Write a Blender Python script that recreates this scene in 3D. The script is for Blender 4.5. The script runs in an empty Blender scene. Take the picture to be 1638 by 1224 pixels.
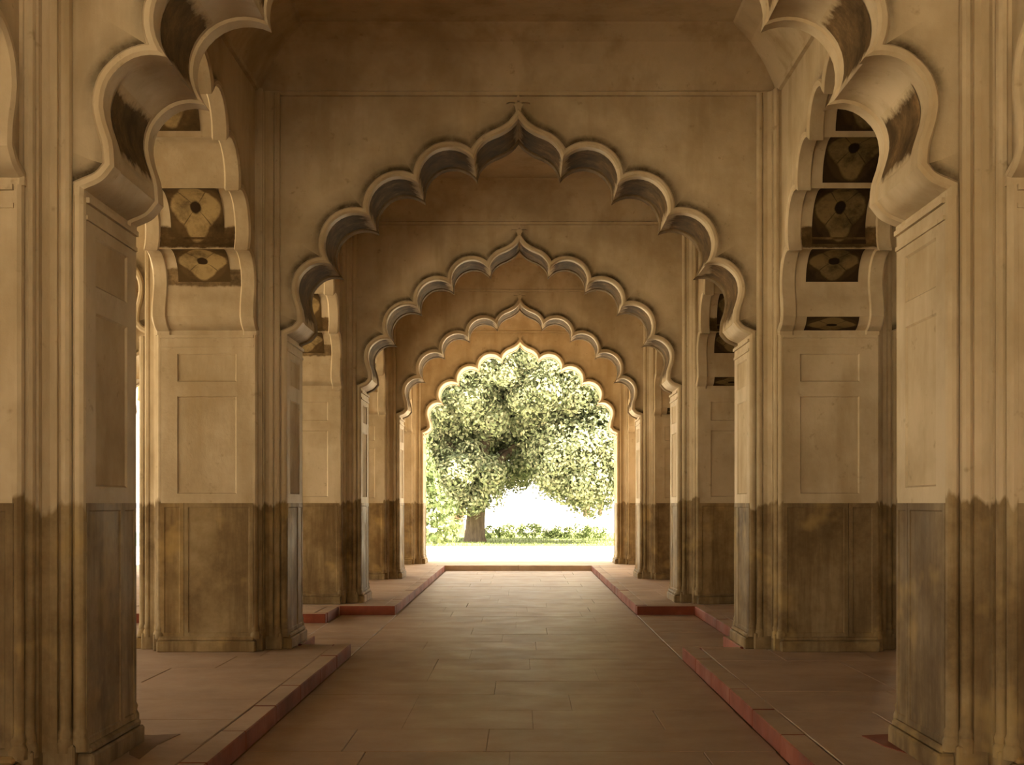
import bpy, bmesh, math, random
from mathutils import Vector, Matrix
from mathutils.geometry import tessellate_polygon
import numpy as np

random.seed(7)
rng = np.random.default_rng(7)
scene = bpy.context.scene
COL = scene.collection
PI = math.pi

# ------------------------------------------------------------------ camera
FPX, VPX, VPY, EYE = 2110.0, 834.0, 805.0, 1.55
cd = bpy.data.cameras.new('camera')
cd.sensor_fit = 'HORIZONTAL'
cd.sensor_width = 36.0
cd.lens = FPX / 1638 * 36
cd.shift_x = -(VPX - 819) / 1638
cd.shift_y = (VPY - 612) / 1638
cd.clip_start, cd.clip_end = 0.05, 2000
cam = bpy.data.objects.new('camera', cd)
cam.location = (0.03, 0, EYE)
cam.rotation_euler = (PI / 2, 0, 0)
COL.objects.link(cam)
scene.camera = cam

# ------------------------------------------------------------------ sky, sun, exposure
w = bpy.data.worlds.new('hazy_sky')
scene.world = w
w.use_nodes = True
nt = w.node_tree
bg = nt.nodes['Background']
tc = nt.nodes.new('ShaderNodeTexCoord')
sx = nt.nodes.new('ShaderNodeSeparateXYZ')
rp = nt.nodes.new('ShaderNodeValToRGB')
rp.color_ramp.elements[0].position = 0.0
rp.color_ramp.elements[0].color = (1.0, 0.86, 0.66, 1)
rp.color_ramp.elements[1].position = 0.8
rp.color_ramp.elements[1].color = (0.80, 0.76, 0.68, 1)
nt.links.new(tc.outputs['Generated'], sx.inputs[0])
nt.links.new(sx.outputs['Z'], rp.inputs[0])
nt.links.new(rp.outputs[0], bg.inputs['Color'])
bg.inputs['Strength'].default_value = 1.0

sd = bpy.data.lights.new('sun', 'SUN')
sd.energy = 11.0
sd.angle = 0.02
sd.color = (1.0, 0.84, 0.62)
so = bpy.data.objects.new('sun', sd)
so.rotation_euler = Vector((-0.62, 0.34, -0.80)).to_track_quat('-Z', 'Y').to_euler()
so.location = (-20, -20, 40)
COL.objects.link(so)

scene.view_settings.view_transform = 'Standard'
scene.view_settings.look = 'None'
scene.view_settings.gamma = 1.0
scene.view_settings.use_curve_mapping = False
scene.view_settings.exposure = 2.72
scene.cycles.max_bounces = 12
scene.cycles.diffuse_bounces = 8
scene.cycles.sample_clamp_indirect = 8.0
scene.cycles.use_denoising = True

# ------------------------------------------------------------------ materials
class NB:
    """tiny node builder"""
    def __init__(s, name):
        s.m = bpy.data.materials.new(name)
        s.m.use_nodes = True
        s.t = s.m.node_tree
        s.b = s.t.nodes['Principled BSDF']
        s.b.inputs['Specular IOR Level'].default_value = 0.12
        s.b.inputs['Specular Tint'].default_value = (1.0, 0.80, 0.52, 1)
    def n(s, kind, **kw):
        x = s.t.nodes.new('ShaderNode' + kind)
        for k, v in kw.items():
            setattr(x, k, v)
        return x
    def l(s, a, b):
        s.t.links.new(a, b)
    def noise(s, vec, scale, detail=4, rough=0.6, stretch=None):
        if stretch:
            mp = s.n('Mapping')
            mp.inputs['Scale'].default_value = stretch
            s.l(vec, mp.inputs['Vector'])
            vec = mp.outputs[0]
        x = s.n('TexNoise')
        x.inputs['Scale'].default_value = scale
        x.inputs['Detail'].default_value = detail
        x.inputs['Roughness'].default_value = rough
        s.l(vec, x.inputs['Vector'])
        return x.outputs['Fac']
    def ramp(s, fac, stops):
        x = s.n('ValToRGB')
        e = x.color_ramp.elements
        while len(e) < len(stops):
            e.new(0.5)
        for i, (p, c) in enumerate(stops):
            e[i].position = p
            e[i].color = (*c, 1) if not isinstance(c, float) else (c, c, c, 1)
        s.l(fac, x.inputs[0])
        return x.outputs[0]
    def math(s, op, a, b=None, clamp=False):
        x = s.n('Math', operation=op)
        x.use_clamp = clamp
        for i, v in enumerate((a, b)):
            if v is None:
                continue
            if isinstance(v, (int, float)):
                x.inputs[i].default_value = v
            else:
                s.l(v, x.inputs[i])
        return x.outputs[0]
    def mix(s, fac, a, b, mode='MIX'):
        x = s.n('Mix', data_type='RGBA', blend_type=mode)
        for i, v in ((0, fac), (6, a), (7, b)):
            if isinstance(v, (int, float)):
                x.inputs[i].default_value = v
            elif isinstance(v, tuple):
                x.inputs[i].default_value = (*v, 1)
            else:
                s.l(v, x.inputs[i])
        return x.outputs[2]
    def bump(s, h, strength=0.3, dist=0.01):
        x = s.n('Bump')
        x.inputs['Strength'].default_value = strength
        x.inputs['Distance'].default_value = dist
        s.l(h, x.inputs['Height'])
        s.l(x.outputs[0], s.b.inputs['Normal'])
    def pos(s):
        return s.n('NewGeometry').outputs['Position']
    def rough(s, v):
        if isinstance(v, (int, float)):
            s.b.inputs['Roughness'].default_value = v
        else:
            s.l(v, s.b.inputs['Roughness'])

PLASTER = (0.49, 0.395, 0.255)
PLASTER_D = (0.36, 0.275, 0.16)
STONE = (0.235, 0.165, 0.080)
STONE_D = (0.105, 0.066, 0.028)

def plaster_color(b, p):
    big = b.noise(p, 0.9, 5, 0.65)
    streak = b.noise(p, 3.0, 5, 0.6, (1, 1, 0.18))
    c = b.ramp(big, [(0.34, PLASTER_D), (0.55, PLASTER), (0.72, (0.55, 0.44, 0.29))])
    s2 = b.ramp(streak, [(0.48, 0.0), (0.70, 0.72)])
    c = b.mix(s2, c, (0.33, 0.24, 0.125))
    spots = b.noise(p, 9.0, 3, 0.7)
    s3 = b.ramp(spots, [(0.64, 0.0), (0.76, 0.65)])
    return b.mix(s3, c, (0.25, 0.19, 0.10))

def stone_color(b, p):
    big = b.noise(p, 1.6, 6, 0.7)
    streak = b.noise(p, 5.0, 5, 0.65, (1, 1, 0.10))
    c = b.ramp(big, [(0.30, STONE_D), (0.52, STONE), (0.72, (0.34, 0.255, 0.135))])
    s2 = b.ramp(streak, [(0.46, 0.0), (0.66, 0.75)])
    c = b.mix(s2, c, (0.105, 0.065, 0.028))
    y = b.ramp(b.noise(p, 2.3, 3, 0.6), [(0.56, 0.0), (0.72, 0.6)])
    return b.mix(y, c, (0.42, 0.29, 0.11))

def mat_plaster(name, soot=False):
    b = NB(name)
    p = b.pos()
    c = plaster_color(b, p)
    if soot:
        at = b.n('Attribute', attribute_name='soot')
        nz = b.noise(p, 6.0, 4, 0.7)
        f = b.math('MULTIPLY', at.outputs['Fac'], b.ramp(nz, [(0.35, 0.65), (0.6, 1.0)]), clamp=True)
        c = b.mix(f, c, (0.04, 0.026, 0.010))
    b.l(c, b.b.inputs['Base Color'])
    b.rough(0.6)
    b.b.inputs['Specular IOR Level'].default_value = 0.28
    b.bump(b.noise(p, 14, 5, 0.65), 0.35, 0.012)
    return b.m

def mat_two_tone(name, edge=1.55, ragged=0.05):
    """limewash above, bare stained stone below a ragged line where the wash stops"""
    b = NB(name)
    p = b.pos()
    sep = b.n('SeparateXYZ')
    b.l(p, sep.inputs[0])
    n = b.noise(p, 9.0, 3, 0.6, (1, 1, 0.25))
    lift = b.math('MULTIPLY', b.math('SUBTRACT', n, 0.5), ragged * 6)
    lift = b.math('ADD', lift, b.math('MULTIPLY', b.math('SUBTRACT', b.noise(p, 0.7, 2), 0.5), 0.30))
    z = b.math('SUBTRACT', b.math('ADD', sep.outputs['Z'], lift), edge)
    f = b.ramp(b.math('ADD', b.math('MULTIPLY', z, 30), 0.5), [(0.0, 0.0), (1.0, 1.0)])
    c = b.mix(f, stone_color(b, p), plaster_color(b, p))
    b.l(c, b.b.inputs['Base Color'])
    b.l(b.ramp(f, [(0.0, 0.60), (1.0, 0.8)]), b.b.inputs['Roughness'])
    b.bump(b.noise(p, 16, 5, 0.65, (1, 1, 0.5)), 0.35, 0.012)
    return b.m

def mat_stone(name):
    b = NB(name)
    p = b.pos()
    v = b.ramp(b.n('ObjectInfo').outputs['Random'], [(0.0, (0.80, 0.80, 0.86)), (0.5, (1.0, 1.0, 1.0)), (1.0, (1.16, 1.06, 0.86))])
    b.l(b.mix(1.0, stone_color(b, p), v, 'MULTIPLY'), b.b.inputs['Base Color'])
    b.b.inputs['Specular IOR Level'].default_value = 0.10
    b.b.inputs['Specular Tint'].default_value = (1.0, 0.82, 0.42, 1)
    b.rough(b.ramp(b.noise(p, 3, 3), [(0.3, 0.5), (0.7, 0.7)]))
    b.bump(b.noise(p, 18, 5, 0.6), 0.2, 0.008)
    return b.m

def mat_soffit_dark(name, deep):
    """old painted soffit, brown with soot and, on the cross arches, painted-in shade"""
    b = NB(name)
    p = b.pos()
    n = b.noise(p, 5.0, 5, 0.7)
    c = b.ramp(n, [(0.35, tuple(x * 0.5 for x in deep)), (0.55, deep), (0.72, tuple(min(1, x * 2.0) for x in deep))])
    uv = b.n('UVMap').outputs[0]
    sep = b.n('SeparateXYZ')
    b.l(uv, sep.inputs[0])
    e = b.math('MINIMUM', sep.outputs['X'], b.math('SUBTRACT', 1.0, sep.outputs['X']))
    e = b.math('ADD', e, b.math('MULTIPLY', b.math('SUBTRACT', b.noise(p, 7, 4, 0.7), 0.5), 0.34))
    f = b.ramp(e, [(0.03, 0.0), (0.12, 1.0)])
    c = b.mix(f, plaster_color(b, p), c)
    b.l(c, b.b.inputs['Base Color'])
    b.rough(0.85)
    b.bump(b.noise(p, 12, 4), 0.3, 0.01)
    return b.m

def mat_flower(name, ground, petal, dark, rim):
    """painted rosette panel (uv: u along the lobe, v across)"""
    b = NB(name)
    uv = b.n('UVMap').outputs[0]
    sep = b.n('SeparateXYZ')
    b.l(uv, sep.inputs[0])
    x = b.math('SUBTRACT', sep.outputs['Y'], 0.5)
    y = b.math('SUBTRACT', sep.outputs['X'], 0.5)
    p = b.pos()
    wob = b.math('MULTIPLY', b.math('SUBTRACT', b.noise(p, 14, 2), 0.5), 0.06)
    r = b.math('ADD', b.math('SQRT', b.math('ADD', b.math('MULTIPLY', x, x), b.math('MULTIPLY', y, y))), wob)
    a = b.math('ARCTAN2', y, x)
    pet = b.math('MULTIPLY', b.math('COSINE', b.math('MULTIPLY', a, 4.0)), 0.05)
    pr = b.math('ADD', pet, 0.41)
    d1 = b.math('SUBTRACT', pr, r)
    fp = b.ramp(b.math('ADD', b.math('MULTIPLY', d1, 25), 0.5), [(0, 0.0), (1, 1.0)])
    c = b.mix(fp, ground, petal)
    # petal veins
    ve = b.math('ABSOLUTE', b.math('COSINE', b.math('MULTIPLY', a, 2.0)))
    vf = b.math('MULTIPLY', b.ramp(ve, [(0.0, 0.8), (0.10, 0.0)]), fp)
    c = b.mix(vf, c, dark)
    fc = b.ramp(b.math('MULTIPLY', b.math('SUBTRACT', 0.115, r), 40), [(0, 0.0), (1, 1.0)])
    c = b.mix(fc, c, dark)
    # corner leaves
    fr = b.ramp(r, [(0.47, 0.0), (0.52, 1.0)])
    c = b.mix(fr, c, rim)
    gr = b.ramp(b.noise(p, 4, 5, 0.7), [(0.45, 0.0), (0.7, 0.8)])
    c = b.mix(gr, c, dark)
    b.l(c, b.b.inputs['Base Color'])
    b.rough(0.8)
    return b.m

def mat_paving(name, c0, c1, c2, rough0, rough1, spec=0.3):
    b = NB(name)
    p = b.pos()
    b.b.inputs['Specular IOR Level'].default_value = spec
    oi = b.n('ObjectInfo')
    n = b.noise(p, 1.1, 6, 0.7)
    c = b.ramp(n, [(0.3, c0), (0.5, c1), (0.72, c2)])
    v = b.ramp(oi.outputs['Random'], [(0.0, 0.93), (1.0, 1.04)])
    c = b.mix(1.0, c, v, 'MULTIPLY')
    f = b.ramp(b.noise(p, 22, 4, 0.7), [(0.55, 0.0), (0.75, 0.4)])
    c = b.mix(f, c, c0)
    b.l(c, b.b.inputs['Base Color'])
    b.l(b.ramp(b.noise(p, 2.5, 4), [(0.3, rough0), (0.7, rough1)]), b.b.inputs['Roughness'])
    b.bump(b.noise(p, 20, 5, 0.7), 0.25, 0.008)
    return b.m

def mat_simple(name, c0, c1, scale=3, rough=0.8, stretch=None, bump=0.3):
    b = NB(name)
    p = b.pos()
    n = b.noise(p, scale, 5, 0.65, stretch)
    b.l(b.ramp(n, [(0.32, c0), (0.68, c1)]), b.b.inputs['Base Color'])
    b.rough(rough)
    if bump:
        b.bump(n, bump, 0.02)
    return b.m

def mat_leaf(name, c0, c1, c2, trans=0.14):
    b = NB(name)
    g = b.n('NewGeometry')
    c = b.ramp(g.outputs['Random Per Island'], [(0.0, c0), (0.5, c1), (1.0, c2)])
    b.l(c, b.b.inputs['Base Color'])
    b.rough(0.6)
    tr = b.n('BsdfTranslucent')
    b.l(c, tr.inputs['Color'])
    mx = b.n('MixShader')
    mx.inputs[0].default_value = trans
    out = b.t.nodes['Material Output']
    b.l(b.b.outputs[0], mx.inputs[1])
    b.l(tr.outputs[0], mx.inputs[2])
    b.l(mx.outputs[0], out.inputs['Surface'])
    return b.m

M_SPAN = mat_plaster('limewashed_plaster_sooty', soot=True)
M_PLASTER = mat_plaster('limewashed_plaster')
M_TWO = mat_two_tone('limewash_over_stone')
M_STONE = mat_stone('stained_marble')
M_DARK = mat_soffit_dark('sooty_shaded_soffit_paint', (0.10, 0.062, 0.026))
M_SOOT_SHADE = mat_simple('sooty_shaded_plaster', (0.09, 0.06, 0.028), (0.22, 0.155, 0.08), 4, 0.85)
M_STAIN = mat_soffit_dark('brown_damp_stain', (0.17, 0.115, 0.055))
M_FL_A = mat_flower('faded_rosette_paint', (0.10, 0.062, 0.025), (0.34, 0.24, 0.105), (0.03, 0.017, 0.008), (0.08, 0.05, 0.02))
M_FL_B = mat_flower('dark_rosette_paint', (0.05, 0.03, 0.013), (0.16, 0.11, 0.045), (0.014, 0.009, 0.005), (0.03, 0.018, 0.008))
M_FLOOR = mat_paving('worn_floor_stone', (0.26, 0.175, 0.115), (0.31, 0.215, 0.145), (0.36, 0.26, 0.18), 0.40, 0.56, 0.5)
M_PLAT = mat_paving('platform_stone', (0.30, 0.215, 0.15), (0.385, 0.28, 0.195), (0.45, 0.335, 0.24), 0.5, 0.7)
M_RED = mat_paving('red_sandstone', (0.12, 0.027, 0.013), (0.20, 0.046, 0.021), (0.28, 0.085, 0.045), 0.55, 0.75)
M_SILL = mat_paving('pale_sill_stone', (0.34, 0.25, 0.17), (0.42, 0.32, 0.22), (0.50, 0.40, 0.29), 0.5, 0.7)
M_JOINT = mat_simple('dark_mortar', (0.19, 0.13, 0.085), (0.25, 0.17, 0.115), 8)
M_CEIL = mat_plaster('ceiling_plaster')
M_GROUND = mat_simple('pale_sandy_ground', (0.60, 0.54, 0.42), (0.74, 0.68, 0.56), 0.6)
M_GRASS = mat_simple('mown_grass', (0.125, 0.165, 0.055), (0.19, 0.22, 0.085), 1.2)
M_BARK = mat_simple('dark_bark', (0.055, 0.042, 0.030), (0.13, 0.10, 0.075), 6, 0.9, (1, 1, 0.2))
M_BARK2 = mat_simple('brown_bark', (0.10, 0.062, 0.04), (0.17, 0.11, 0.07), 6, 0.9, (1, 1, 0.2))
M_LEAF = mat_leaf('broad_tree_leaf', (0.09, 0.120, 0.066), (0.158, 0.185, 0.108), (0.25, 0.26, 0.168))
M_LEAF2 = mat_leaf('light_green_needle', (0.055, 0.085, 0.033), (0.09, 0.125, 0.052), (0.13, 0.16, 0.078))
M_SHRUB = mat_leaf('shrub_leaf', (0.085, 0.125, 0.042), (0.13, 0.17, 0.068), (0.175, 0.205, 0.098))

# ------------------------------------------------------------------ object helpers
def link_mesh(name, me, mat, parent=None):
    o = bpy.data.objects.new(name, me)
    COL.objects.link(o)
    if mat is not None and not me.materials:
        me.materials.append(mat)
    if parent is not None:
        o.parent = parent
    return o

def mesh_from(verts, faces, smooth=False):
    me = bpy.data.meshes.new('mesh')
    me.from_pydata([tuple(v) for v in verts], [], faces)
    if smooth:
        me.polygons.foreach_set('use_smooth', [True] * len(me.polygons))
    me.update()
    return me

def obj(name, bm, mat, parent=None, smooth=False):
    bmesh.ops.recalc_face_normals(bm, faces=bm.faces)
    me = bpy.data.meshes.new(name)
    bm.to_mesh(me)
    bm.free()
    if smooth:
        me.polygons.foreach_set('use_smooth', [True] * len(me.polygons))
    return link_mesh(name, me, mat, parent)

def empty(name, loc, rz=0.0):
    o = bpy.data.objects.new(name, None)
    o.empty_display_size = 0.2
    COL.objects.link(o)
    o.location = loc
    o.rotation_euler = (0, 0, rz)
    return o

def tag(o, label, cat, group=None):
    o['label'] = label
    o['category'] = cat
    if group:
        o['group'] = group
    return o

def box(bm, x0, x1, y0, y1, z0, z1, bev=0.0):
    r = bmesh.ops.create_cube(bm, size=1.0)
    vs = r['verts']
    for v in vs:
        v.co = Vector(((x0 + x1) / 2 + v.co.x * (x1 - x0), (y0 + y1) / 2 + v.co.y * (y1 - y0), (z0 + z1) / 2 + v.co.z * (z1 - z0)))
    if bev > 0:
        es = list({e for v in vs for e in v.link_edges})
        bmesh.ops.bevel(bm, geom=es, offset=bev, segments=1, affect='EDGES')

def prism(bm, pts, z0, z1):
    lo = [bm.verts.new((x, y, z0)) for x, y in pts]
    hi = [bm.verts.new((x, y, z1)) for x, y in pts]
    n = len(pts)
    for i in range(n):
        bm.faces.new((lo[i], lo[(i + 1) % n], hi[(i + 1) % n], hi[i]))
    bm.faces.new(hi)
    bm.faces.new(lo[::-1])

def copy_tree(o, parent=None):
    c = o.copy()
    COL.objects.link(c)
    c.parent = parent
    for ch in list(o.children):
        copy_tree(ch, c)
    return c

# ------------------------------------------------------------------ layout
PITCH = 6.0
Y0 = 7.43                       # middle of the nearest visible arch wall
def AY(k):
    return Y0 + PITCH * k
HALF = 0.45                     # half of a wall's thickness
ARM = 0.725                     # half of a pier's length
PLAT = 0.12
SPR = 3.17
TOP = 5.60
CEIL = 6.10
DADO = 1.55
XL = -8.3                       # line of the left front
LS = (-3.0 - XL) / 6.0          # the left aisle is a little narrower
LC = (-3.0 + XL) / 2

# ------------------------------------------------------------------ arch profile (right half, jamb to crown)
def arc3(a, b, c, n):
    ax, ay = a; bx, by = b; cx, cy = c
    d = 2 * (ax * (by - cy) + bx * (cy - ay) + cx * (ay - by))
    ux = ((ax*ax+ay*ay)*(by-cy) + (bx*bx+by*by)*(cy-ay) + (cx*cx+cy*cy)*(ay-by)) / d
    uy = ((ax*ax+ay*ay)*(cx-bx) + (bx*bx+by*by)*(ax-cx) + (cx*cx+cy*cy)*(bx-ax)) / d
    r = math.hypot(ax-ux, ay-uy)
    t0 = math.atan2(ay-uy, ax-ux); tb = math.atan2(by-uy, bx-ux); t1 = math.atan2(cy-uy, cx-ux)
    while tb < t0: tb += 2*PI
    while t1 < t0: t1 += 2*PI
    if tb > t1:
        t1 -= 2*PI
    return [(ux + r*math.cos(t0+(t1-t0)*i/(n-1)), uy + r*math.sin(t0+(t1-t0)*i/(n-1))) for i in range(n)]

def catmull(ps, n):
    P = [(2*ps[0][0]-ps[1][0], 2*ps[0][1]-ps[1][1])] + list(ps) + [(2*ps[-1][0]-ps[-2][0], 2*ps[-1][1]-ps[-2][1])]
    out = []
    m = len(ps) - 1
    for i in range(n):
        s = m * i / (n - 1)
        k = min(int(s), m - 1)
        t = s - k
        p0, p1, p2, p3 = P[k:k+4]
        out.append(tuple(0.5*((2*p1[j]) + (-p0[j]+p2[j])*t + (2*p0[j]-5*p1[j]+4*p2[j]-p3[j])*t*t + (-p0[j]+3*p1[j]-3*p2[j]+p3[j])*t**3) for j in (0, 1)))
    return out

NP = 13
LOBES = [
    [(2.275, SPR + 0.035 * i / (NP - 1)) for i in range(NP)],
    catmull([(2.275, 3.205), (2.18, 3.25), (2.115, 3.325)], NP),
    catmull([(2.115, 3.325), (2.125, 3.45), (2.16, 3.56), (2.175, 3.67), (2.14, 3.79), (2.04, 3.885), (1.93, 3.915), (1.838, 3.90)], NP + 6),
    arc3((1.838, 3.90), (1.835, 4.30), (1.465, 4.37), NP + 2),
    arc3((1.465, 4.37), (1.39, 4.67), (0.977, 4.688), NP + 2),
    arc3((0.977, 4.688), (0.81, 5.02), (0.434, 4.92), NP + 2),
    catmull([(0.434, 4.92), (0.40, 5.03), (0.30, 5.13), (0.171, 5.185), (0.061, 5.255), (0.0, 5.33)], NP),
]

def offset_poly(pl, d):
    out = []
    n = len(pl)
    for i in range(n):
        a = pl[max(i-1, 0)]; b = pl[min(i+1, n-1)]
        tx, ty = b[0]-a[0], b[1]-a[1]
        L = math.hypot(tx, ty) or 1
        out.append((pl[i][0] + ty/L*d, pl[i][1] - tx/L*d))     # outward: right of travel
    return out

def extend(pl, s, e):
    a, b = pl[0], pl[1]
    L = math.hypot(b[0]-a[0], b[1]-a[1])
    p0 = (a[0]-(b[0]-a[0])/L*s, a[1]-(b[1]-a[1])/L*s)
    a, b = pl[-1], pl[-2]
    L = math.hypot(b[0]-a[0], b[1]-a[1])
    p1 = (a[0]+(a[0]-b[0])/L*e, a[1]+(a[1]-b[1])/L*e)
    return ([p0] if s else []) + list(pl) + ([p1] if e else [])

def seg_x(p, p2, q, q2):
    rx, ry = p2[0]-p[0], p2[1]-p[1]
    sx_, sy_ = q2[0]-q[0], q2[1]-q[1]
    den = rx*sy_ - ry*sx_
    if abs(den) < 1e-12:
        return None
    t = ((q[0]-p[0])*sy_ - (q[1]-p[1])*sx_) / den
    u = ((q[0]-p[0])*ry - (q[1]-p[1])*rx) / den
    if -1e-9 <= t <= 1+1e-9 and -1e-9 <= u <= 1+1e-9:
        return t, u
    return None

def resample(pl, n):
    ls = [0.0]
    for a, b in zip(pl, pl[1:]):
        ls.append(ls[-1] + math.hypot(b[0]-a[0], b[1]-a[1]))
    out = []
    for i in range(n):
        s = ls[-1] * i / (n - 1)
        k = 0
        while k < len(pl) - 2 and ls[k+1] < s:
            k += 1
        t = (s - ls[k]) / max(ls[k+1] - ls[k], 1e-9)
        out.append((pl[k][0] + (pl[k+1][0]-pl[k][0])*t, pl[k][1] + (pl[k+1][1]-pl[k][1])*t))
    return out

_ring_cache = {}
def rings(d):
    """offset the cusped profile into the wall by d, lobe by lobe, trimmed at the cusps"""
    if d in _ring_cache:
        return _ring_cache[d]
    if d == 0:
        R = [list(l) for l in LOBES]
    else:
        R = [extend(offset_poly(l, d), 0.0 if i == 0 else 0.12, 0.12) for i, l in enumerate(LOBES)]
        for i in range(len(R) - 1):
            A, B = R[i], R[i+1]
            best = None
            for ia in range(len(A)-2, -1, -1):
                for ib in range(len(B)-1):
                    h = seg_x(A[ia], A[ia+1], B[ib], B[ib+1])
                    if h:
                        best = (ia, ib, h)
                        break
                if best:
                    break
            if best:
                ia, ib, (t, u) = best
                pt = (A[ia][0]+(A[ia+1][0]-A[ia][0])*t, A[ia][1]+(A[ia+1][1]-A[ia][1])*t)
                R[i] = A[:ia+1] + [pt]
                R[i+1] = [pt] + B[ib+1:]
            else:
                pt = ((A[-2][0]+B[1][0])/2, (A[-2][1]+B[1][1])/2)
                R[i] = A[:-1] + [pt]
                R[i+1] = [pt] + B[1:]
        last = R[-1]                                            # crown: stop at the axis
        for i in range(len(last)-1):
            if last[i+1][0] <= 0:
                t = last[i][0] / (last[i][0]-last[i+1][0])
                R[-1] = last[:i+1] + [(0.0, last[i][1]+(last[i+1][1]-last[i][1])*t)]
                break
        else:
            R[-1][-1] = (0.0, R[-1][-1][1])
    R = [resample(r, len(LOBES[i])) for i, r in enumerate(R)]
    _ring_cache[d] = R
    return R

def full_ring(d):
    """whole curve right jamb -> crown -> left jamb; cusps doubled so that they stay sharp"""
    right = [p for l in rings(d) for p in l]
    left = [(-x, z) for x, z in reversed(right)]
    return right + left[1:]

BEAD = [(0.06, HALF - 0.01), (0.06, HALF + 0.03), (0.046, HALF + 0.046), (0.018, HALF + 0.046), (0.0, HALF + 0.028), (0.0, 0.36), (0.016, 0.345)]

def sweep(sec, smooth=True):
    cur = [full_ring(d) for d, _ in sec]
    n = len(cur[0])
    verts, faces = [], []
    for (d, y), c in zip(sec, cur):
        verts += [(x, y, z) for x, z in c]
    for s in range(len(sec)-1):
        for i in range(n-1):
            a, b = s*n+i, s*n+i+1
            faces.append((a, b, b+n, a+n))
    me = mesh_from(verts, faces)
    bm = bmesh.new(); bm.from_mesh(me)
    bmesh.ops.remove_doubles(bm, verts=bm.verts, dist=1e-5)
    bmesh.ops.dissolve_degenerate(bm, edges=bm.edges, dist=1e-6)
    bmesh.ops.recalc_face_normals(bm, faces=bm.faces)
    bm.to_mesh(me); bm.free()
    return me

def autosmooth(me, deg=35):
    me.polygons.foreach_set('use_smooth', [True] * len(me.polygons))
    try:
        me.set_sharp_from_angle(angle=math.radians(deg))
    except Exception:
        pass
    return me

WALLX = 2.55 + 0.002
def spandrel_mesh():
    verts, faces, soot = [], [], []
    ds = [0.055, 0.09, 0.135, 0.26]
    cs = [full_ring(d) for d in ds]
    n = len(cs[0])
    for side in (-1, 1):
        base0 = len(verts)
        for di, c in enumerate(cs):
            for i, (x, z) in enumerate(c):
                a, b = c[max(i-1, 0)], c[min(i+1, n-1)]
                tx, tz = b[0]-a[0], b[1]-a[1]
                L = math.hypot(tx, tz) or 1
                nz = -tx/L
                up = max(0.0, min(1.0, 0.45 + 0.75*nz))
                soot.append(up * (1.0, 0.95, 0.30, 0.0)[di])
                verts.append((x, side*HALF, z))
        for s in range(len(ds)-1):
            for i in range(n-1):
                a = base0 + s*n + i
                faces.append((a, a+1, a+1+n, a+n))
        oc = cs[-1]
        poly = [(WALLX, SPR), (WALLX, TOP), (-WALLX, TOP), (-WALLX, SPR)]
        base1 = len(verts)
        allp = list(oc) + [(-WALLX, SPR), (-WALLX, TOP), (0.0, TOP), (WALLX, TOP), (WALLX, SPR)]
        ok = []
        for p in allp:
            if not ok or math.hypot(p[0]-ok[-1][0], p[1]-ok[-1][1]) > 1e-4:
                ok.append(p)
        for x, z in ok:
            verts.append((x, side*HALF, z)); soot.append(0.0)
        tri = tessellate_polygon([[Vector((x, z, 0)) for x, z in ok]])
        faces += [tuple(base1+i for i in t) for t in tri]
    b = len(verts)                                              # wall head and the two short feet
    for x, y, z in ((-WALLX, -HALF, TOP), (WALLX, -HALF, TOP), (WALLX, HALF, TOP), (-WALLX, HALF, TOP),
                    (2.33, -HALF, SPR), (WALLX, -HALF, SPR), (WALLX, HALF, SPR), (2.33, HALF, SPR),
                    (-2.33, -HALF, SPR), (-WALLX, -HALF, SPR), (-WALLX, HALF, SPR), (-2.33, HALF, SPR)):
        verts.append((x, y, z)); soot.append(0.0)
    faces += [(b, b+1, b+2, b+3), (b+4, b+5, b+6, b+7), (b+8, b+9, b+10, b+11)]
    me = mesh_from(verts, faces)
    at = me.attributes.new('soot', 'FLOAT', 'POINT')
    at.data.foreach_set('value', soot)
    return me

def panel_mesh(lobe, t0, t1, half, mirror, lift=0.004):
    """painted strip lying on one lobe's soffit"""
    r = rings(0.012)[lobe]
    n = 12
    rr = resample(r, 41)
    pts = [rr[int(round((t0 + (t1-t0)*i/(n-1))*40))] for i in range(n)]
    verts, faces, uvs = [], [], []
    for i, (x, z) in enumerate(pts):
        x = -x if mirror else x
        for y in (-half, half):
            verts.append((x, y, z)); uvs.append((i/(n-1), (y+half)/(2*half)))
    for i in range(n-1):
        a = 2*i
        faces.append((a, a+1, a+3, a+2))
    me = mesh_from(verts, faces, True)
    uv = me.uv_layers.new(name='UVMap')
    for lp in me.loops:
        uv.data[lp.index].uv = uvs[lp.vertex_index]
    return me

def finial_mesh():
    """small carved bud with two drooping leaves over the crown"""
    bm = bmesh.new()
    def plate(pts, d):
        f = [bm.verts.new((x, -d, z)) for x, z in pts]
        g = [bm.verts.new((x, 0.0, z)) for x, z in pts]
        n = len(pts)
        bm.faces.new(f)
        for i in range(n):
            bm.faces.new((f[i], f[(i+1) % n], g[(i+1) % n], g[i]))
    plate([(-.022, 5.375), (.022, 5.375), (.03, 5.43), (.045, 5.46), (.03, 5.485), (-.03, 5.485), (-.045, 5.46), (-.03, 5.43)], .035)
    for s in (-1, 1):
        plate([(s*.005, 5.49), (s*.05, 5.515), (s*.10, 5.505), (s*.115, 5.475), (s*.09, 5.485), (s*.05, 5.485), (s*.02, 5.475)], .045)
    plate([(-.03, 5.50), (.03, 5.50), (.018, 5.535), (0, 5.56), (-.018, 5.535)], .04)
    bmesh.ops.recalc_face_normals(bm, faces=bm.faces)
    me = bpy.data.meshes.new('finial'); bm.to_mesh(me); bm.free()
    return me

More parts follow.
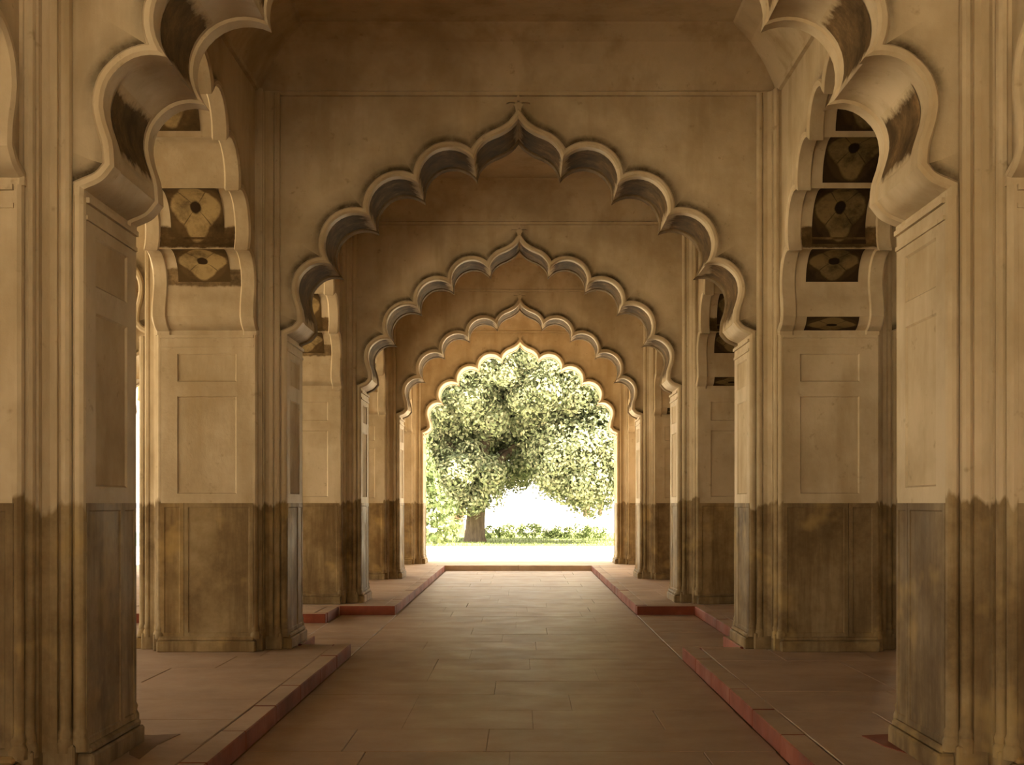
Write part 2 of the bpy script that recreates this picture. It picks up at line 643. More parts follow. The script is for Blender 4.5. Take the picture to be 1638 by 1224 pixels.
ME_SPAN = spandrel_mesh(); ME_SPAN.materials.append(M_SPAN)
ME_BEAD_B = autosmooth(sweep(BEAD)); ME_BEAD_B.materials.append(M_PLASTER)
ME_BEAD_F = autosmooth(sweep([(d, -y) for d, y in BEAD])); ME_BEAD_F.materials.append(M_PLASTER)
ME_BEAD_S = ME_BEAD_B.copy(); ME_BEAD_S.materials.clear(); ME_BEAD_S.materials.append(M_SOOT_SHADE)  # back bead in a darker colour: soot plus the soffit's painted shade
ME_SOF = autosmooth(sweep([(0.016, -0.345), (0.016, 0.345)])); ME_SOF.materials.append(M_PLASTER)
ME_FIN = finial_mesh(); ME_FIN.materials.append(M_SPAN)
_panels = {}
def panel(lobe, t0, t1, half, mirror, mat):
    key = (lobe, t0, t1, half, mirror, mat.name)
    if key not in _panels:
        me = panel_mesh(lobe, t0, t1, half, mirror)
        me.materials.append(mat)
        _panels[key] = me
    return _panels[key]

def make_arch(label, loc, rz, paint=None, group=None, sooty=False):
    """paint: list of (lobe, t0, t1, half, mirror, material, part label)"""
    t = empty('cusped_arch', loc, rz)
    tag(t, label, 'arch', group)
    link_mesh('spandrel_wall', ME_SPAN, None, t)
    link_mesh('archivolt', ME_BEAD_F, None, t)
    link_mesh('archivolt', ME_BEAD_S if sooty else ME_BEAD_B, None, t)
    link_mesh('soffit', ME_SOF, None, t)
    f = link_mesh('finial', ME_FIN, None, t)
    f.location = (0, -HALF, 0)
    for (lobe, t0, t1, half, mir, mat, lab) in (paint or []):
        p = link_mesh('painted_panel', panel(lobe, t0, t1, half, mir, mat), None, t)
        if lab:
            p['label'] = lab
    return t

# ------------------------------------------------------------------ setting: floor
fl = bmesh.new()
box(fl, -8.92, 9.6, -11.6, 32.6, -0.40, -0.012)
floor = obj('floor', fl, M_JOINT)
floor['kind'] = 'structure'

_slabs = {}
def slab_mesh(wx, wy, h, mat, bev=0.004):
    key = (round(wx, 2), round(wy, 2), round(h, 3), mat.name)
    if key not in _slabs:
        bm = bmesh.new()
        box(bm, -key[0]/2, key[0]/2, -key[1]/2, key[1]/2, -h, 0, bev)
        me = bpy.data.meshes.new('slab'); bm.to_mesh(me); bm.free()
        me.materials.append(mat)
        _slabs[key] = me
    return _slabs[key]

def pave(parent, x0, x1, y0, y1, z, mat, row=0.8, wmin=0.9, wmax=1.5, h=0.03, gap=0.005, jig=0.0012, along='x'):
    """rows of slabs with broken joints; each slab is an object"""
    n = max(1, int(round((y1-y0)/row)))
    ry = (y1-y0)/n
    for j in range(n):
        x = x0
        first = True
        while x < x1 - 1e-6:
            wd = random.choice((wmin, (wmin+wmax)/2, wmax))
            if first:
                wd *= random.choice((0.5, 0.75, 1.0)); first = False
            if x1 - (x+wd) < 0.45:
                wd = x1 - x
            o = link_mesh('paving_slab', slab_mesh(wd-gap, ry-gap, h, mat), None, parent)
            o.location = (x+wd/2, y0+ry*(j+0.5), z + random.uniform(-jig, jig))
            x += wd

pave(floor, -1.69, 1.62, 6.6, 30.19, 0.0, M_FLOOR, row=0.82)
pave(floor, -2.19, -1.70, 13.41, 14.25, 0.0, M_FLOOR, row=0.82, wmin=0.8, wmax=0.8)
pave(floor, 1.63, 2.19, 13.11, 14.23, 0.0, M_FLOOR, row=0.6, wmin=0.8, wmax=0.8)
pave(floor, -2.46, -1.70, 14.26, 18.28, 0.0, M_FLOOR, row=0.82, wmin=0.8, wmax=0.8)
pave(floor, 1.63, 2.42, 14.24, 18.28, 0.0, M_FLOOR, row=0.82, wmin=0.8, wmax=0.8)
pave(floor, -5.6, -2.46, 14.26, 17.04, 0.0, M_FLOOR, row=0.7)
fb = bmesh.new()                                                # plain floor in front of the paved part and deep in the aisle
box(fb, -1.66, 1.60, -11.6, 6.59, -0.05, 0.0)
box(fb, -8.9, -5.61, 14.26, 17.04, -0.05, 0.0)
obj('plain_paving', fb, M_FLOOR, floor)

# ------------------------------------------------------------------ platforms with red kerbs
def kerb_run(parent, p0, p1, z0, z1, thick, side, n, mat=M_RED):
    """kerb stones along an edge; side = which way the stone goes inward"""
    dx, dy = p1[0]-p0[0], p1[1]-p0[1]
    L = math.hypot(dx, dy)
    ux, uy = dx/L, dy/L
    for i in range(n):
        a, b = L*i/n + 0.004, L*(i+1)/n - 0.004
        bm = bmesh.new()
        box(bm, -(b-a)/2, (b-a)/2, -thick/2, thick/2, z0, z1, 0.007)
        o = obj('kerb_stone', bm, mat, parent)
        if mat is M_RED:
            o.data.materials.append(M_PLAT)
            for f in o.data.polygons:
                f.material_index = 1 if f.normal.z > 0.9 else 0
        c = (a+b)/2
        o.location = (p0[0]+ux*c + side[0]*(thick/2 + random.uniform(-.002, .002)), p0[1]+uy*c + side[1]*(thick/2 + random.uniform(-.002, .002)), random.uniform(-.003, .003))
        o.rotation_euler = (0, 0, math.atan2(uy, ux))

def platform(label, boxes, kerbs, paves, loc):
    t = empty('stone_platform', (0, 0, 0))
    tag(t, label, 'platform')
    bm = bmesh.new()
    for (x0, x1, y0, y1) in boxes:
        box(bm, x0, x1, y0, y1, -0.012, PLAT - 0.006)
    obj('fill', bm, M_PLAT, t)
    for (p0, p1, side, n) in kerbs:
        kerb_run(t, p0, p1, -0.01, PLAT, 0.16, side, n)
    for a in paves:
        pave(t, *a, PLAT, M_PLAT, row=0.95, wmin=0.85, wmax=1.35, h=0.02)
    return t

KX_L, KX_R = -1.70, 1.63
near_l = platform('low red-kerbed stone platform in the left foreground, carrying the two nearest left piers',
         [(-8.9, KX_L-.164, -11.4, 13.23), (-8.9, -2.24, 13.23, 14.2)],
         [((KX_L, 4.2), (KX_L, 13.4), (-1, 0), 9), ((-2.2, 13.4), (KX_L-.164, 13.4), (0, -1), 1), ((-2.2, 13.41), (-2.2, 14.24), (-1, 0), 1), ((-4.4, 14.24), (-2.37, 14.24), (0, -1), 2)],
         [(-4.4, KX_L-.164, 4.2, 13.23)], None)
near_r = platform('low red-kerbed stone platform in the right foreground, running back to the second right pier',
         [(KX_R+.164, 8.53, -11.4, 12.93), (2.24, 8.53, 12.93, 14.2)],
         [((KX_R, 4.2), (KX_R, 13.1), (1, 0), 9), ((KX_R+.164, 13.1), (2.2, 13.1), (0, -1), 1), ((2.2, 13.11), (2.2, 14.2), (1, 0), 1)],
         [(KX_R+.164, 4.4, 4.2, 12.93)], None)
platform('short stone step with red front edge behind the second left pier',
         [(-8.9, -2.67, 17.22, 18.28)],
         [((-8.85, 17.05), (-2.5, 17.05), (0, 1), 7), ((-2.5, 17.22), (-2.5, 18.28), (-1, 0), 1)],
         [(-4.6, -2.67, 17.22, 18.28)], None)
platform('set-back stone platform with red kerb between the second and third right piers',
         [(2.60, 8.53, 14.21, 18.28)],
         [((2.43, 14.21), (2.43, 18.28), (1, 0), 4)],
         [(2.60, 4.5, 14.21, 18.28)], None)
platform('far left stone platform with red kerb, from the third left pier to the exit',
         [(-8.9, KX_L-.164, 18.47, 30.19)],
         [((KX_L-.02, 18.47), (KX_L-.02, 30.19), (-1, 0), 11), ((-2.5, 18.3), (KX_L-.02, 18.3), (0, 1), 1)],
         [(-4.4, KX_L-.19, 18.47, 30.19)], None)
platform('far right stone platform with red kerb, from the third right pier to the exit',
         [(KX_R+.164, 9.6, 18.47, 30.19)],
         [((KX_R, 18.47), (KX_R, 30.19), (1, 0), 11), ((KX_R, 18.3), (2.6, 18.3), (0, 1), 1)],
         [(KX_R+.164, 4.4, 18.47, 30.19)], None)
for par, nm, pts, mt in ((near_l, 'dark_patch', [(-2.36, 8.14), (-2.24, 8.11), (-2.08, 8.16), (-2.12, 7.8), (-2.10, 7.35), (-2.2, 7.5), (-2.3, 7.85)], M_JOINT),
                         (near_r, 'red_patch', [(2.12, 8.1), (2.34, 8.16), (2.36, 7.7), (2.24, 7.5), (2.16, 7.75)], M_RED)):
    bm = bmesh.new(); prism(bm, pts, PLAT - .01, PLAT + .004)  # thin flat patches laid over the paving, one dark, one red
    o = obj(nm, bm, mt, par)
    o['label'] = 'dark patch on the paving' if nm == 'dark_patch' else 'bare red sandstone patch'
sill = empty('threshold_step', (0, 0, 0))
tag(sill, 'pale stone threshold step across the far end of the passage', 'step')
bm = bmesh.new(); box(bm, -8.9, 9.6, 30.38, 32.6, -0.012, PLAT - .004); obj('fill', bm, M_SILL, sill)
kerb_run(sill, (-8.9, 30.2), (KX_L-.2, 30.2), -.01, PLAT, 0.18, (0, 1), 4, M_SILL)
kerb_run(sill, (KX_L-.2, 30.2), (KX_R+.2, 30.2), -.01, PLAT, 0.18, (0, 1), 2, M_SILL)
kerb_run(sill, (KX_R+.2, 30.2), (9.6, 30.2), -.01, PLAT, 0.18, (0, 1), 4, M_SILL)
pave(sill, -4.4, 4.4, 30.38, 32.58, PLAT, M_SILL, row=1.1, wmin=1.2, wmax=1.8, h=0.02)

# ------------------------------------------------------------------ setting: ceiling (one coved panel per bay), right wall, outer fronts
def coved_mesh():
    h = 2.55
    prof = [(0.0, TOP - 0.05), (0.035, TOP - 0.045), (0.045, TOP - 0.012), (0.02, TOP), (0.05, TOP + 0.06), (0.16, TOP + 0.22), (0.32, TOP + 0.38), (0.50, CEIL - 0.02), (0.52, CEIL)]
    verts, faces = [], []
    for d, z in prof:
        a = h - d
        verts += [(-a, -a, z), (a, -a, z), (a, a, z), (-a, a, z)]
    for s in range(len(prof)-1):
        for i in range(4):
            j = (i+1) % 4
            faces.append((s*4+i, s*4+j, s*4+4+j, s*4+4+i))
    m = (len(prof)-1)*4
    faces.append((m, m+1, m+2, m+3))
    return mesh_from(verts, faces)
ME_COVE = coved_mesh(); ME_COVE.materials.append(M_CEIL)
bm = bmesh.new(); box(bm, -9.9, 9.3, -11.4, 32.3, CEIL + 0.12, CEIL + 0.5)
ceiling = obj('ceiling', bm, M_CEIL); ceiling['kind'] = 'structure'
for k in range(-3, 4):
    for x in (-6.0, 0.0, 6.0):
        o = link_mesh('coved_panel', ME_COVE, None, ceiling)
        o.location = (LC if x < 0 else x, AY(k) + PITCH/2, 0)
        if x < 0:
            o.scale = (LS, 1, 1)


def pier_block(bm, x, y):
    """plain cruciform pier, for the outer fronts"""
    box(bm, x-(HALF if x < -5 else ARM), x+ARM, y-HALF, y+HALF, PLAT-.02, SPR)   # no outer arm on the left front
    box(bm, x-HALF, x+HALF, y-ARM, y-HALF, PLAT-.02, SPR)
    box(bm, x-HALF, x+HALF, y+HALF, y+ARM, PLAT-.02, SPR)
    box(bm, x-HALF, x+HALF, y-HALF, y+HALF, SPR, TOP)

def front(name, piers, arches):
    bm = bmesh.new()
    for x, y in piers:
        pier_block(bm, x, y)
    o = obj(name, bm, M_TWO)
    o['kind'] = 'structure'
    for x, y, rz in arches:
        for nm, me in (('spandrel', ME_SPAN), ('archivolt', ME_BEAD_F), ('archivolt', ME_BEAD_B), ('soffit', ME_SOF)):
            c = link_mesh(nm, me, None, o)
            c.location = (x, y, 0); c.rotation_euler = (0, 0, rz)
    return o
wr = front('wall_right', [(9, AY(4))], [(9, AY(3)+3, PI/2)])
bm = bmesh.new(); box(bm, 8.55, 9.45, -11.1, AY(3)+.72, -0.3, CEIL + 0.1)
obj('wall_panel', bm, M_TWO, wr)
front('wall_left', [(XL, AY(k)) for k in range(-2, 5)], [(XL, AY(k)+3, PI/2) for k in range(-3, 4)])
front('wall_front', [(x, AY(-1)) for x in (-3, 3)], [(x, AY(-1), 0) for x in (-6, 0, 6)])  # unseen arcade row, added to cut light from behind
front('wall_back', [(x, AY(-3)) for x in (-8.9, -3, 3)], [(x, AY(-3), 0) for x in (-6, 0, 6)])  # unseen end of the hall, set far back to dim light from behind

wl = bpy.data.objects['wall_left']
me = mesh_from([(XL-.44, -11, 5.62), (XL-.44, 32.2, 5.62), (XL-3.0, 32.2, 4.75), (XL-3.0, -11, 4.75), (XL-.44, -11, 5.50), (XL-.44, 32.2, 5.50), (XL-3.0, 32.2, 4.68), (XL-3.0, -11, 4.68)],
               [(0, 1, 2, 3), (7, 6, 5, 4), (2, 6, 7, 3), (0, 3, 7, 4), (1, 5, 6, 2), (0, 4, 5, 1)])
link_mesh('added_eave', me, M_PLASTER, wl)  # unseen overhang, added and deepened to hold back sky light
bm = bmesh.new(); box(bm, XL-.25, XL+.25, AY(-1), AY(0), PLAT-.02, TOP)  # unseen solid wall, added to cut light coming from the left
obj('added_light_block', bm, M_TWO, wl)

# ------------------------------------------------------------------ piers of the nave
def frame_mesh():
    """plaster frame on a jamb face with two sunk panels (faces -Y, local y=0 is the pier's centre)"""
    bm = bmesh.new()
    xs = [-HALF, -0.285, 0.285, HALF]
    zs = [DADO, 1.64, 2.58, 2.72, 2.99, SPR]
    y0, y1 = -ARM, -ARM + 0.03
    holes = {(1, 1), (1, 3)}
    V = {}
    def v(x, y, z):
        k = (round(x, 4), round(y, 4), round(z, 4))
        if k not in V:
            V[k] = bm.verts.new((x, y, z))
        return V[k]
    for i in range(3):
        for j in range(5):
            x0, x1, z0, z1 = xs[i], xs[i+1], zs[j], zs[j+1]
            if (i, j) in holes:
                e = 0.022                                       # splayed edge of the sunk field
                a = [(x0, y0, z0), (x1, y0, z0), (x1, y0, z1), (x0, y0, z1)]
                c = [(x0+e, y1-.006, z0+e), (x1-e, y1-.006, z0+e), (x1-e, y1-.006, z1-e), (x0+e, y1-.006, z1-e)]
                for q in range(4):
                    r = (q+1) % 4
                    bm.faces.new((v(*a[q]), v(*a[r]), v(*c[r]), v(*c[q])))
                bm.faces.new([v(*p) for p in c])
            else:
                bm.faces.new((v(x0, y0, z0), v(x1, y0, z0), v(x1, y0, z1), v(x0, y0, z1)))
    for (x, ) in ((-HALF,), (HALF,)):
        for j in range(5):
            bm.faces.new((v(x, y0, zs[j]), v(x, y0, zs[j+1]), v(x, y1, zs[j+1]), v(x, y1, zs[j])))
    # impost mouldings under the arch
    for (z0, z1, d) in ((3.05, 3.075, 0.012), (SPR-.03, SPR-.001, 0.02)):
        box(bm, -HALF, HALF, -ARM-d, -ARM+.01, z0, z1)
    bmesh.ops.recalc_face_normals(bm, faces=bm.faces)
    me = bpy.data.meshes.new('frame'); bm.to_mesh(me); bm.free()
    me.materials.append(M_PLASTER)
    return me
ME_FRAME = frame_mesh()

def dado_mesh(x0, x1):
    bm = bmesh.new()
    y = -ARM - 0.006
    z0, z1 = PLAT + 0.14, DADO
    box(bm, x0+.002, x1-.002, y, -ARM+.03, z0, z1)
    bm.faces.ensure_lookup_table()
    f = min(bm.faces, key=lambda f: f.calc_center_median().y)
    r = bmesh.ops.inset_region(bm, faces=[f], thickness=0.055, depth=0.0)
    r = bmesh.ops.inset_region(bm, faces=[f], thickness=0.010, depth=-0.006)
    bmesh.ops.recalc_face_normals(bm, faces=bm.faces)
    me = bpy.data.meshes.new('dado'); bm.to_mesh(me); bm.free()
    me.materials.append(M_STONE)
    return me
ME_DADO = {s: (dado_mesh(-HALF, s), dado_mesh(s, HALF)) for s in (-0.22, 0.18)}

def body_mesh():
    bm = bmesh.new()
    a, h = ARM - 0.012, HALF - 0.004
    pts = [(h, a), (-h, a), (-h, h), (-a, h), (-a, -h), (-h, -h), (-h, -a), (h, -a), (h, -h), (a, -h), (a, h), (h, h)]
    prism(bm, pts, PLAT - .01, SPR)
    box(bm, -HALF, HALF, -HALF, HALF, SPR - .01, TOP)
    bmesh.ops.recalc_face_normals(bm, faces=bm.faces)
    me = bpy.data.meshes.new('body'); bm.to_mesh(me); bm.free()
    me.materials.append(M_TWO)
    return me
ME_BODY = body_mesh()

def pil_mesh(sx_, sy_):
    """stepped corner pilaster in one quadrant, up to the cornice"""
    q = [(.44, .44), (.655, .44), (.655, .487), (.605, .487), (.60, .53), (.565, .535), (.535, .565), (.53, .60), (.487, .605), (.487, .655), (.44, .655)]
    bm = bmesh.new()
    prism(bm, [(x*sx_, y*sy_) for x, y in q], PLAT + .13, TOP - .03)
    # base block
    box(bm, *sorted((.44*sx_, .69*sx_)), *sorted((.44*sy_, .53*sy_)), PLAT - .005, PLAT + .16, .01)
    box(bm, *sorted((.44*sx_, .53*sx_)), *sorted((.53*sy_, .69*sy_)), PLAT - .005, PLAT + .16, .01)
    bmesh.ops.recalc_face_normals(bm, faces=bm.faces)
    me = bpy.data.meshes.new('pilaster'); bm.to_mesh(me); bm.free()
    me.materials.append(M_TWO)
    return me
ME_PIL = {(sx_, sy_): pil_mesh(sx_, sy_) for sx_ in (-1, 1) for sy_ in (-1, 1)}

def shaft_mesh(r, z0, z1):
    bm = bmesh.new()
    prof = [(r*1.5, z0), (r*1.5, z0+.05), (r*1.15, z0+.075), (r*1.3, z0+.10), (r, z0+.125), (r, DADO), (r, z1)]
    N = 10
    L = [[bm.verts.new((R*math.cos(2*PI*i/N), R*math.sin(2*PI*i/N), z)) for i in range(N)] for R, z in prof]
    for a, b in zip(L, L[1:]):
        for i in range(N):
            bm.faces.new((a[i], a[(i+1) % N], b[(i+1) % N], b[i]))
    bm.faces.new(L[-1])
    me = bpy.data.meshes.new('shaft'); bm.to_mesh(me); bm.free()
    me.materials.append(M_TWO)
    return autosmooth(me)
ME_SH_IN = shaft_mesh(0.034, PLAT + .12, TOP - .03)
ME_SH_EDGE = shaft_mesh(0.036, PLAT + .12, SPR + .02)

def plinth_mesh():
    bm = bmesh.new()
    box(bm, -HALF-.025, HALF+.025, -ARM-.05, -ARM+.10, PLAT-.005, PLAT+.105, .012)
    box(bm, -HALF-.012, HALF+.012, -ARM-.032, -ARM+.10, PLAT+.10, PLAT+.145, .014)
    me = bpy.data.meshes.new('plinth'); bm.to_mesh(me); bm.free()
    me.materials.append(M_STONE)
    return me
ME_PLINTH = plinth_mesh()

def make_pier(label, x, y, split):
    t = empty('stone_pier', (x, y, 0))
    tag(t, label, 'pier')
    link_mesh('body', ME_BODY, None, t)
    for i in range(4):
        rz = i*PI/2
        f = link_mesh('jamb_frame', ME_FRAME, None, t); f.rotation_euler = (0, 0, rz)
        s = split if i % 2 == 0 else -split*0.8181 if split > 0 else 0.18
        key = min(ME_DADO, key=lambda k: abs(k-s))
        for m in ME_DADO[key]:
            d = link_mesh('dado_slab', m, None, t); d.rotation_euler = (0, 0, rz)
        p = link_mesh('plinth', ME_PLINTH, None, t); p.rotation_euler = (0, 0, rz)
    for sx_ in (-1, 1):
        for sy_ in (-1, 1):
            link_mesh('corner_pilaster', ME_PIL[(sx_, sy_)], None, t)
            for (a, b, me) in ((.63, .49, ME_SH_IN), (.49, .63, ME_SH_IN), (.692, .455, ME_SH_EDGE), (.455, .692, ME_SH_EDGE)):
                c = link_mesh('shaft', me, None, t)
                c.location = (a*sx_, b*sy_, 0)
    return t

ORD = ['nearest', 'second', 'third', 'fourth', 'farthest']
for k in range(5):
    for x, side in ((-3.0, 'left'), (3.0, 'right')):
        lab = {0: 'huge moulded pier at the %s edge of the photo, white above brown stone' % side,
               1: 'whitewashed pier over brown stone, second from the camera on the %s' % side,
               2: 'white and brown pier, third from the camera on the %s' % side,
               3: 'white and brown pier, fourth from the camera on the %s' % side,
               4: 'farthest pier on the %s, framing the bright exit arch' % side}[k]
        make_pier(lab, x, AY(k), -0.22 if side == 'left' else 0.18)

# ------------------------------------------------------------------ arches
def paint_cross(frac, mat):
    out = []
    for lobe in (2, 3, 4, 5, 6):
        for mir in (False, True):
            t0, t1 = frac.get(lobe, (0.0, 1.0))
            out.append((lobe, t0, t1, 0.33, mir, mat, None))  # dark paint and soot, with the soffit's shade painted in
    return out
names = ['nearest', 'second', 'third', 'fourth', 'last']
for k in range(5):
    if k == 0:
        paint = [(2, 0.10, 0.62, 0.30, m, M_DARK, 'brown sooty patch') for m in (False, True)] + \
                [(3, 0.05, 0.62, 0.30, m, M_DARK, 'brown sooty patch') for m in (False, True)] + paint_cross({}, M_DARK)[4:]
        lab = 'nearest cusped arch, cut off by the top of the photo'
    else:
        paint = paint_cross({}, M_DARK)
        lab = ['', 'largest whole cusped arch, across the passage at the second pair of piers',
               'middle one of the five nested cusped arches, at the third pair of piers',
               'cusped arch at the fourth pair of piers, directly around the exit arch',
               'smallest cusped arch, the bright exit framing the garden tree'][k]
        if k == 4:
            paint = []
    make_arch(lab, (0, AY(k), 0), 0, paint, sooty=k in (1, 2, 3))  # sooty back beads also carry painted shade under the inner arches

def paint_long(mat, skip=(), dark=()):
    out = []
    for lobe in (2, 3, 4, 5):
        for mir in (False, True):
            if (lobe, mir) in skip:
                continue
            out.append((lobe, 0.42 if lobe == 2 else 0.08, 0.95, 0.25, mir, mat, 'painted rosette on a brown ground'))
    for a in dark:
        out.append(a)
    return out
for k in range(-1, 4):
    for x, side in ((-3.0, 'left'), (3.0, 'right')):
        where = {-1: 'before the nearest pier', 0: 'between the nearest and second piers', 1: 'between the second and third piers',
                 2: 'between the third and fourth piers', 3: 'between the fourth and farthest piers'}[k]
        lab = 'side arch on the %s %s, %s painted soffit' % (side, where, 'pale' if side == 'left' else 'dark')
        # rz = +90 deg: local +u points to +Y (the far half)
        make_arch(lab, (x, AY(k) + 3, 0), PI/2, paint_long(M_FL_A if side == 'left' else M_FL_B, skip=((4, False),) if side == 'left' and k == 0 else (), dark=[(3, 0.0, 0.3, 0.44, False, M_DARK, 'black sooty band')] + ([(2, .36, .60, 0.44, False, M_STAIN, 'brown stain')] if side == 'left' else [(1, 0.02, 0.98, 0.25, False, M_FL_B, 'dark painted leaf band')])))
for k in range(0, 5):
    for x, side in ((LC, 'left'), (6.0, 'right')):
        lab = 'plain cusped arch across the %s aisle, beside the %s pier' % (side, ORD[k])
        t = make_arch(lab, (x, AY(k), 0), 0, None)
        if side == 'left':
            t.scale = (LS, 1, 1)

# ------------------------------------------------------------------ outside: ground, lawn
GZ = -0.30
def grid(x0, x1, y0, y1, nx, ny, zf):
    verts = [(x0+(x1-x0)*i/nx, y0+(y1-y0)*j/ny, 0) for j in range(ny+1) for i in range(nx+1)]
    verts = [(x, y, zf(x, y)) for x, y, _ in verts]
    faces = [(j*(nx+1)+i, j*(nx+1)+i+1, (j+1)*(nx+1)+i+1, (j+1)*(nx+1)+i) for j in range(ny) for i in range(nx)]
    return mesh_from(verts, faces)
g = link_mesh('ground', grid(-400, 400, -300, 500, 8, 8, lambda x, y: GZ), M_GROUND); g['kind'] = 'structure'
lawn = link_mesh('lawn', grid(-40, 40, 57, 82, 20, 10, lambda x, y: GZ + 0.02), M_GRASS); lawn['kind'] = 'structure'
n = 9000                                                        # grass blades
gx = rng.uniform(-9, 9, n); gy = 57 + 25*rng.random(n)**1.5
hh = rng.uniform(.05, .13, n); an = rng.uniform(0, 2*PI, n)
V = np.zeros((n*3, 3)); 
for i, (s, t) in enumerate(((-1, 0), (1, 0), (0, 1))):
    V[i::3, 0] = gx + s*np.cos(an)*.02 + t*rng.uniform(-.03, .03, n); V[i::3, 1] = gy + s*np.sin(an)*.02; V[i::3, 2] = GZ + .015 + t*hh
gm = mesh_from(V.tolist(), [(3*i, 3*i+1, 3*i+2) for i in range(n)])
gr = link_mesh('grass', gm, M_SHRUB, None); gr['kind'] = 'stuff'; gr['label'] = 'sunlit mown grass around the big tree'; gr['category'] = 'grass'

# ------------------------------------------------------------------ outside: trees and shrubs
def leaves_mesh(puffs, per, size, flat=1.0, updown=0.35):
    """puffs: (x,y,z,r); leaves are bent quads over each puff's skin"""
    P = np.array(puffs)
    N = len(P)*per
    c = np.repeat(P[:, :3], per, 0); r = np.repeat(P[:, 3], per)
    d = rng.normal(size=(N, 3)); d[:, 2] += updown; d /= np.linalg.norm(d, axis=1)[:, None]
    pos = c + d*(r*rng.uniform(.72, 1.05, N))[:, None]*np.array([1, 1, flat])
    nrm = d + rng.normal(size=(N, 3))*.32; nrm /= np.linalg.norm(nrm, axis=1)[:, None]
    tmp = rng.normal(size=(N, 3)); tmp[:, 2] -= .5
    a = np.cross(nrm, tmp); a /= np.linalg.norm(a, axis=1)[:, None]
    b = np.cross(nrm, a)
    s = size*rng.uniform(.7, 1.3, N)[:, None]
    V = np.empty((N*5, 3))
    V[0::5] = pos - b*s
    V[1::5] = pos - a*s*.5 + nrm*s*.12
    V[2::5] = pos + a*s*.5 + nrm*s*.12
    V[3::5] = pos + b*s*.9
    V[4::5] = pos
    F = []
    base = np.arange(N)*5
    F = np.concatenate([np.stack([base, base+2, base+4], 1), np.stack([base+2, base+3, base+4], 1), np.stack([base+3, base+1, base+4], 1), np.stack([base+1, base, base+4], 1)])
    me = bpy.data.meshes.new('leaves')
    me.vertices.add(N*5); me.vertices.foreach_set('co', V.ravel())
    me.loops.add(len(F)*3); me.loops.foreach_set('vertex_index', F.ravel().astype(np.int32))
    me.polygons.add(len(F)); me.polygons.foreach_set('loop_start', np.arange(len(F), dtype=np.int32)*3)
    me.update(calc_edges=True)
    return me

def blob_puffs(ells, rmin, rmax, seed):
    """clumps over the skins of ellipsoids (cx,cy,cz,rx,ry,rz,count)"""
    g_ = np.random.default_rng(seed)
    out = []
    for cx, cy, cz, rx, ry, rz, cnt in ells:
        for _ in range(cnt):
            d = g_.normal(size=3); d /= np.linalg.norm(d)
            k = g_.uniform(.72, 1.0)
            out.append((cx+d[0]*rx*k, cy+d[1]*ry*k, cz+d[2]*rz*k, g_.uniform(rmin, rmax)))
    return out

def tube_mesh(pts, N=10):
    """tapered limb through (x,y,z,r)"""
    verts, faces = [], []
    for i, (x, y, z, r) in enumerate(pts):
        a = Vector(pts[max(i-1, 0)][:3]); b = Vector(pts[min(i+1, len(pts)-1)][:3])
        t = (b-a).normalized()
        u = t.cross(Vector((0, 1, 0.01))).normalized(); v = t.cross(u)
        for k in range(N):
            q = 2*PI*k/N
            rr = r*(1+.10*math.sin(3*q+i))
            verts.append(Vector((x, y, z)) + u*math.cos(q)*rr + v*math.sin(q)*rr)
    for i in range(len(pts)-1):
        for k in range(N):
            faces.append((i*N+k, i*N+(k+1) % N, (i+1)*N+(k+1) % N, (i+1)*N+k))
    faces.append(tuple(range((len(pts)-1)*N, len(pts)*N)))
    return mesh_from(verts, faces, True)

def make_tree(label, loc, trunk, boughs, puffs, per, size, leaf, bark, name='tree', flat=1.0, cat='tree', group=None):
    t = empty(name, loc)
    tag(t, label, cat, group)
    if trunk:
        link_mesh('trunk', tube_mesh(trunk, 14), bark, t)
    for b in boughs:
        link_mesh('bough', tube_mesh(b, 8), bark, t)
    f = link_mesh('foliage', leaves_mesh(puffs, per, size, flat), leaf, t)
    f['kind'] = 'stuff'
    return t

TX, TY = -2.12, 62.0
ells = [(3.2, 0, 8.6, 6.6, 4.5, 3.4, 230), (2.6, -1.5, 7.0, 4.6, 3.0, 1.8, 90), (3.0, 0.6, 8.0, 4.2, 3.0, 2.0, 110),      # upper crown
        (5.4, -2.2, 3.65, 2.7, 2.2, 2.0, 95),    # right hanging bough
        (-.5, -1.4, 2.85, 1.5, 1.3, 1.25, 40),   # mass over the trunk
        (-2.4, -.3, 5.6, 2.0, 2.0, 1.7, 46),    # left shoulder
        (1.6, 3.4, 4.7, 4.4, 1.4, 2.3, 130), (1.2, 1.5, 4.6, 2.0, 1.2, 1.6, 40),     # back of the crown
        (7.5, 1.5, 5.6, 3.2, 3.0, 2.6, 50)]
make_tree('big broad-crowned green tree with dark trunk, framed by the exit arch', (TX, TY, GZ),
          [(0, 0, -.1, .62), (0, 0, .25, .50), (.02, 0, .9, .44), (.05, 0, 1.7, .43), (.15, .1, 2.6, .45), (.3, .2, 3.4, .4)],
          [[(.2, .3, 2.8, .26), (1.2, 1.3, 4.2, .19), (3.2, .6, 5.2, .13), (5.0, -1.2, 5.4, .08)],
           [(.25, .2, 3.1, .30), (.5, .4, 5.0, .24), (1.5, .2, 7.2, .16), (2.4, 0, 9.5, .08)],
           [(.2, .2, 2.7, .26), (-.8, 0, 4.2, .18), (-2.2, 0, 5.6, .10)],
           [(.3, .2, 3.2, .24), (2.2, 1.6, 4.8, .17), (4.8, 2.2, 6.5, .10)]],
          blob_puffs(ells, .5, .95, 3), 240, .105, M_LEAF, M_BARK)
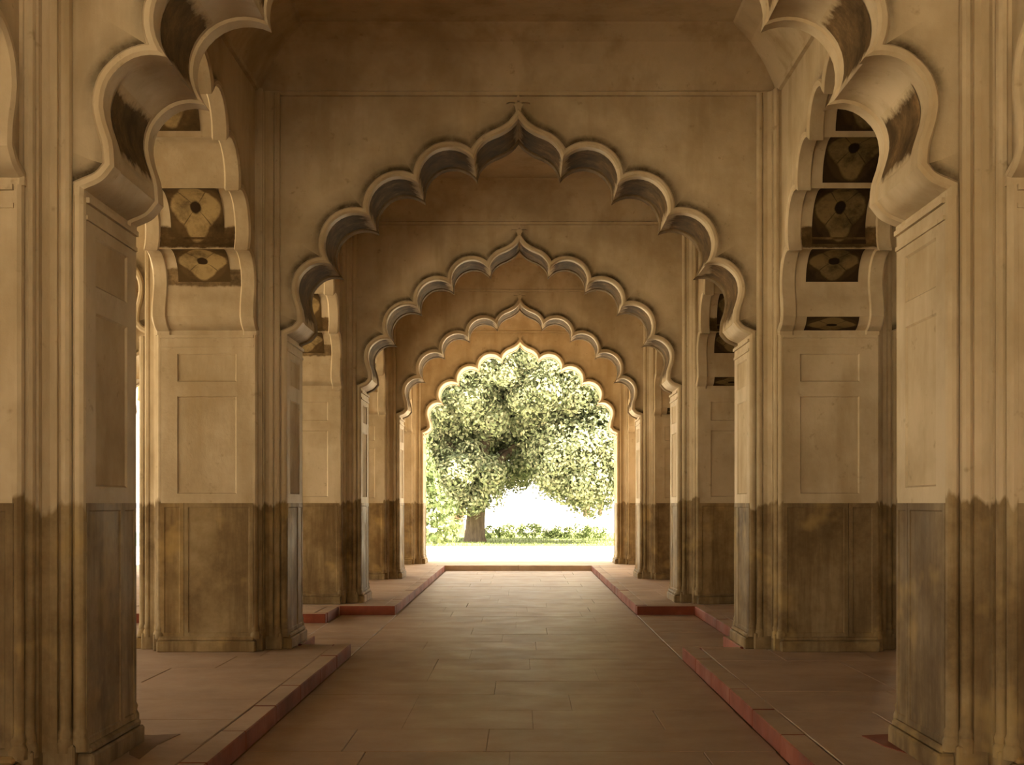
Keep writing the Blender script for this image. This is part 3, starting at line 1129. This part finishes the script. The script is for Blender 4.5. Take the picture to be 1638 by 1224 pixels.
make_tree('feathery light green tree at the left side of the exit arch', (-4.5, 50.0, GZ),
          [(0, 0, -.1, .22), (0, 0, 1.5, .16), (0, 0, 3.5, .1), (0, 0, 4.6, .03)], [],
          [(rr*math.cos(a), rr*math.sin(a), z, random.uniform(.32, .5)) for z in np.arange(.5, 4.9, .27) for a in np.arange(0, 2*PI, PI/4) + z*1.7 for rr in ((2.35*(1-z/5.8)+.1)*random.uniform(.75, 1.05),)],
          70, .11, M_LEAF2, M_BARK2, flat=.45)
make_tree('brown-trunked tree standing behind the big tree on its left', (-3.85, 80.0, GZ),
          [(0, 0, -.1, .5), (0, 0, .8, .42), (.1, 0, 2.4, .36), (.15, 0, 4, .28)], [[(.1, 0, 2.6, .2), (1.2, 0, 4.2, .14), (2.2, 0, 5.2, .08)]],
          blob_puffs([(0, 0, 5.4, 3.2, 2.5, 2.6, 60)], .6, 1.0, 5), 60, .2, M_LEAF, M_BARK2)
make_tree('distant grey-trunked tree under the right bough of the big tree', (9.0, 180.0, GZ),
          [(0, 0, -.1, .6), (0, 0, .8, .5), (0, 0, 2.4, .45), (0, 0, 4, .35)], [[(0, 0, 2.5, .2), (1.4, 0, 4.4, .14), (2.4, 0, 5.4, .08)]],
          blob_puffs([(0.5, 0, 5.2, 4.0, 2.5, 2.6, 70)], .6, 1.0, 6), 60, .2, M_LEAF, M_BARK)
make_tree('distant slender tree at the right edge of the exit arch', (12.3, 205.0, GZ),
          [(0, 0, -.1, .4), (0, 0, .8, .32), (0, 0, 2.4, .3), (0, 0, 4, .22)], [[(0, 0, 2.6, .16), (1.0, 0, 4.2, .1), (1.8, 0, 5.2, .06)]],
          blob_puffs([(0.3, 0, 5.0, 3.0, 2.5, 2.4, 50)], .6, 1.0, 8), 60, .2, M_LEAF, M_BARK)
SH = [(-1.6, .62), (-.7, .75), (.35, .82), (1.3, .74), (2.2, .66), (3.1, .72), (3.9, .58)]
PLACE = ['leftmost, beside the tree trunk', 'second from the left', 'third from the left', 'middle one', 'third from the right', 'second from the right', 'rightmost']
for i, (x, h) in enumerate(SH):
    make_tree('low leafy shrub in the row behind the lawn, ' + PLACE[(0, 1, 2, 3, 4, 5, 6)[i]], (x, 69 + (i % 2)*.5, GZ), None, [],
              blob_puffs([(0, 0, h*.5, .62, .5, h*.42, 16)], .14, .26, 20+i), 40, .07, M_SHRUB, None, name='shrub', cat='shrub', group='low shrubs behind the lawn')
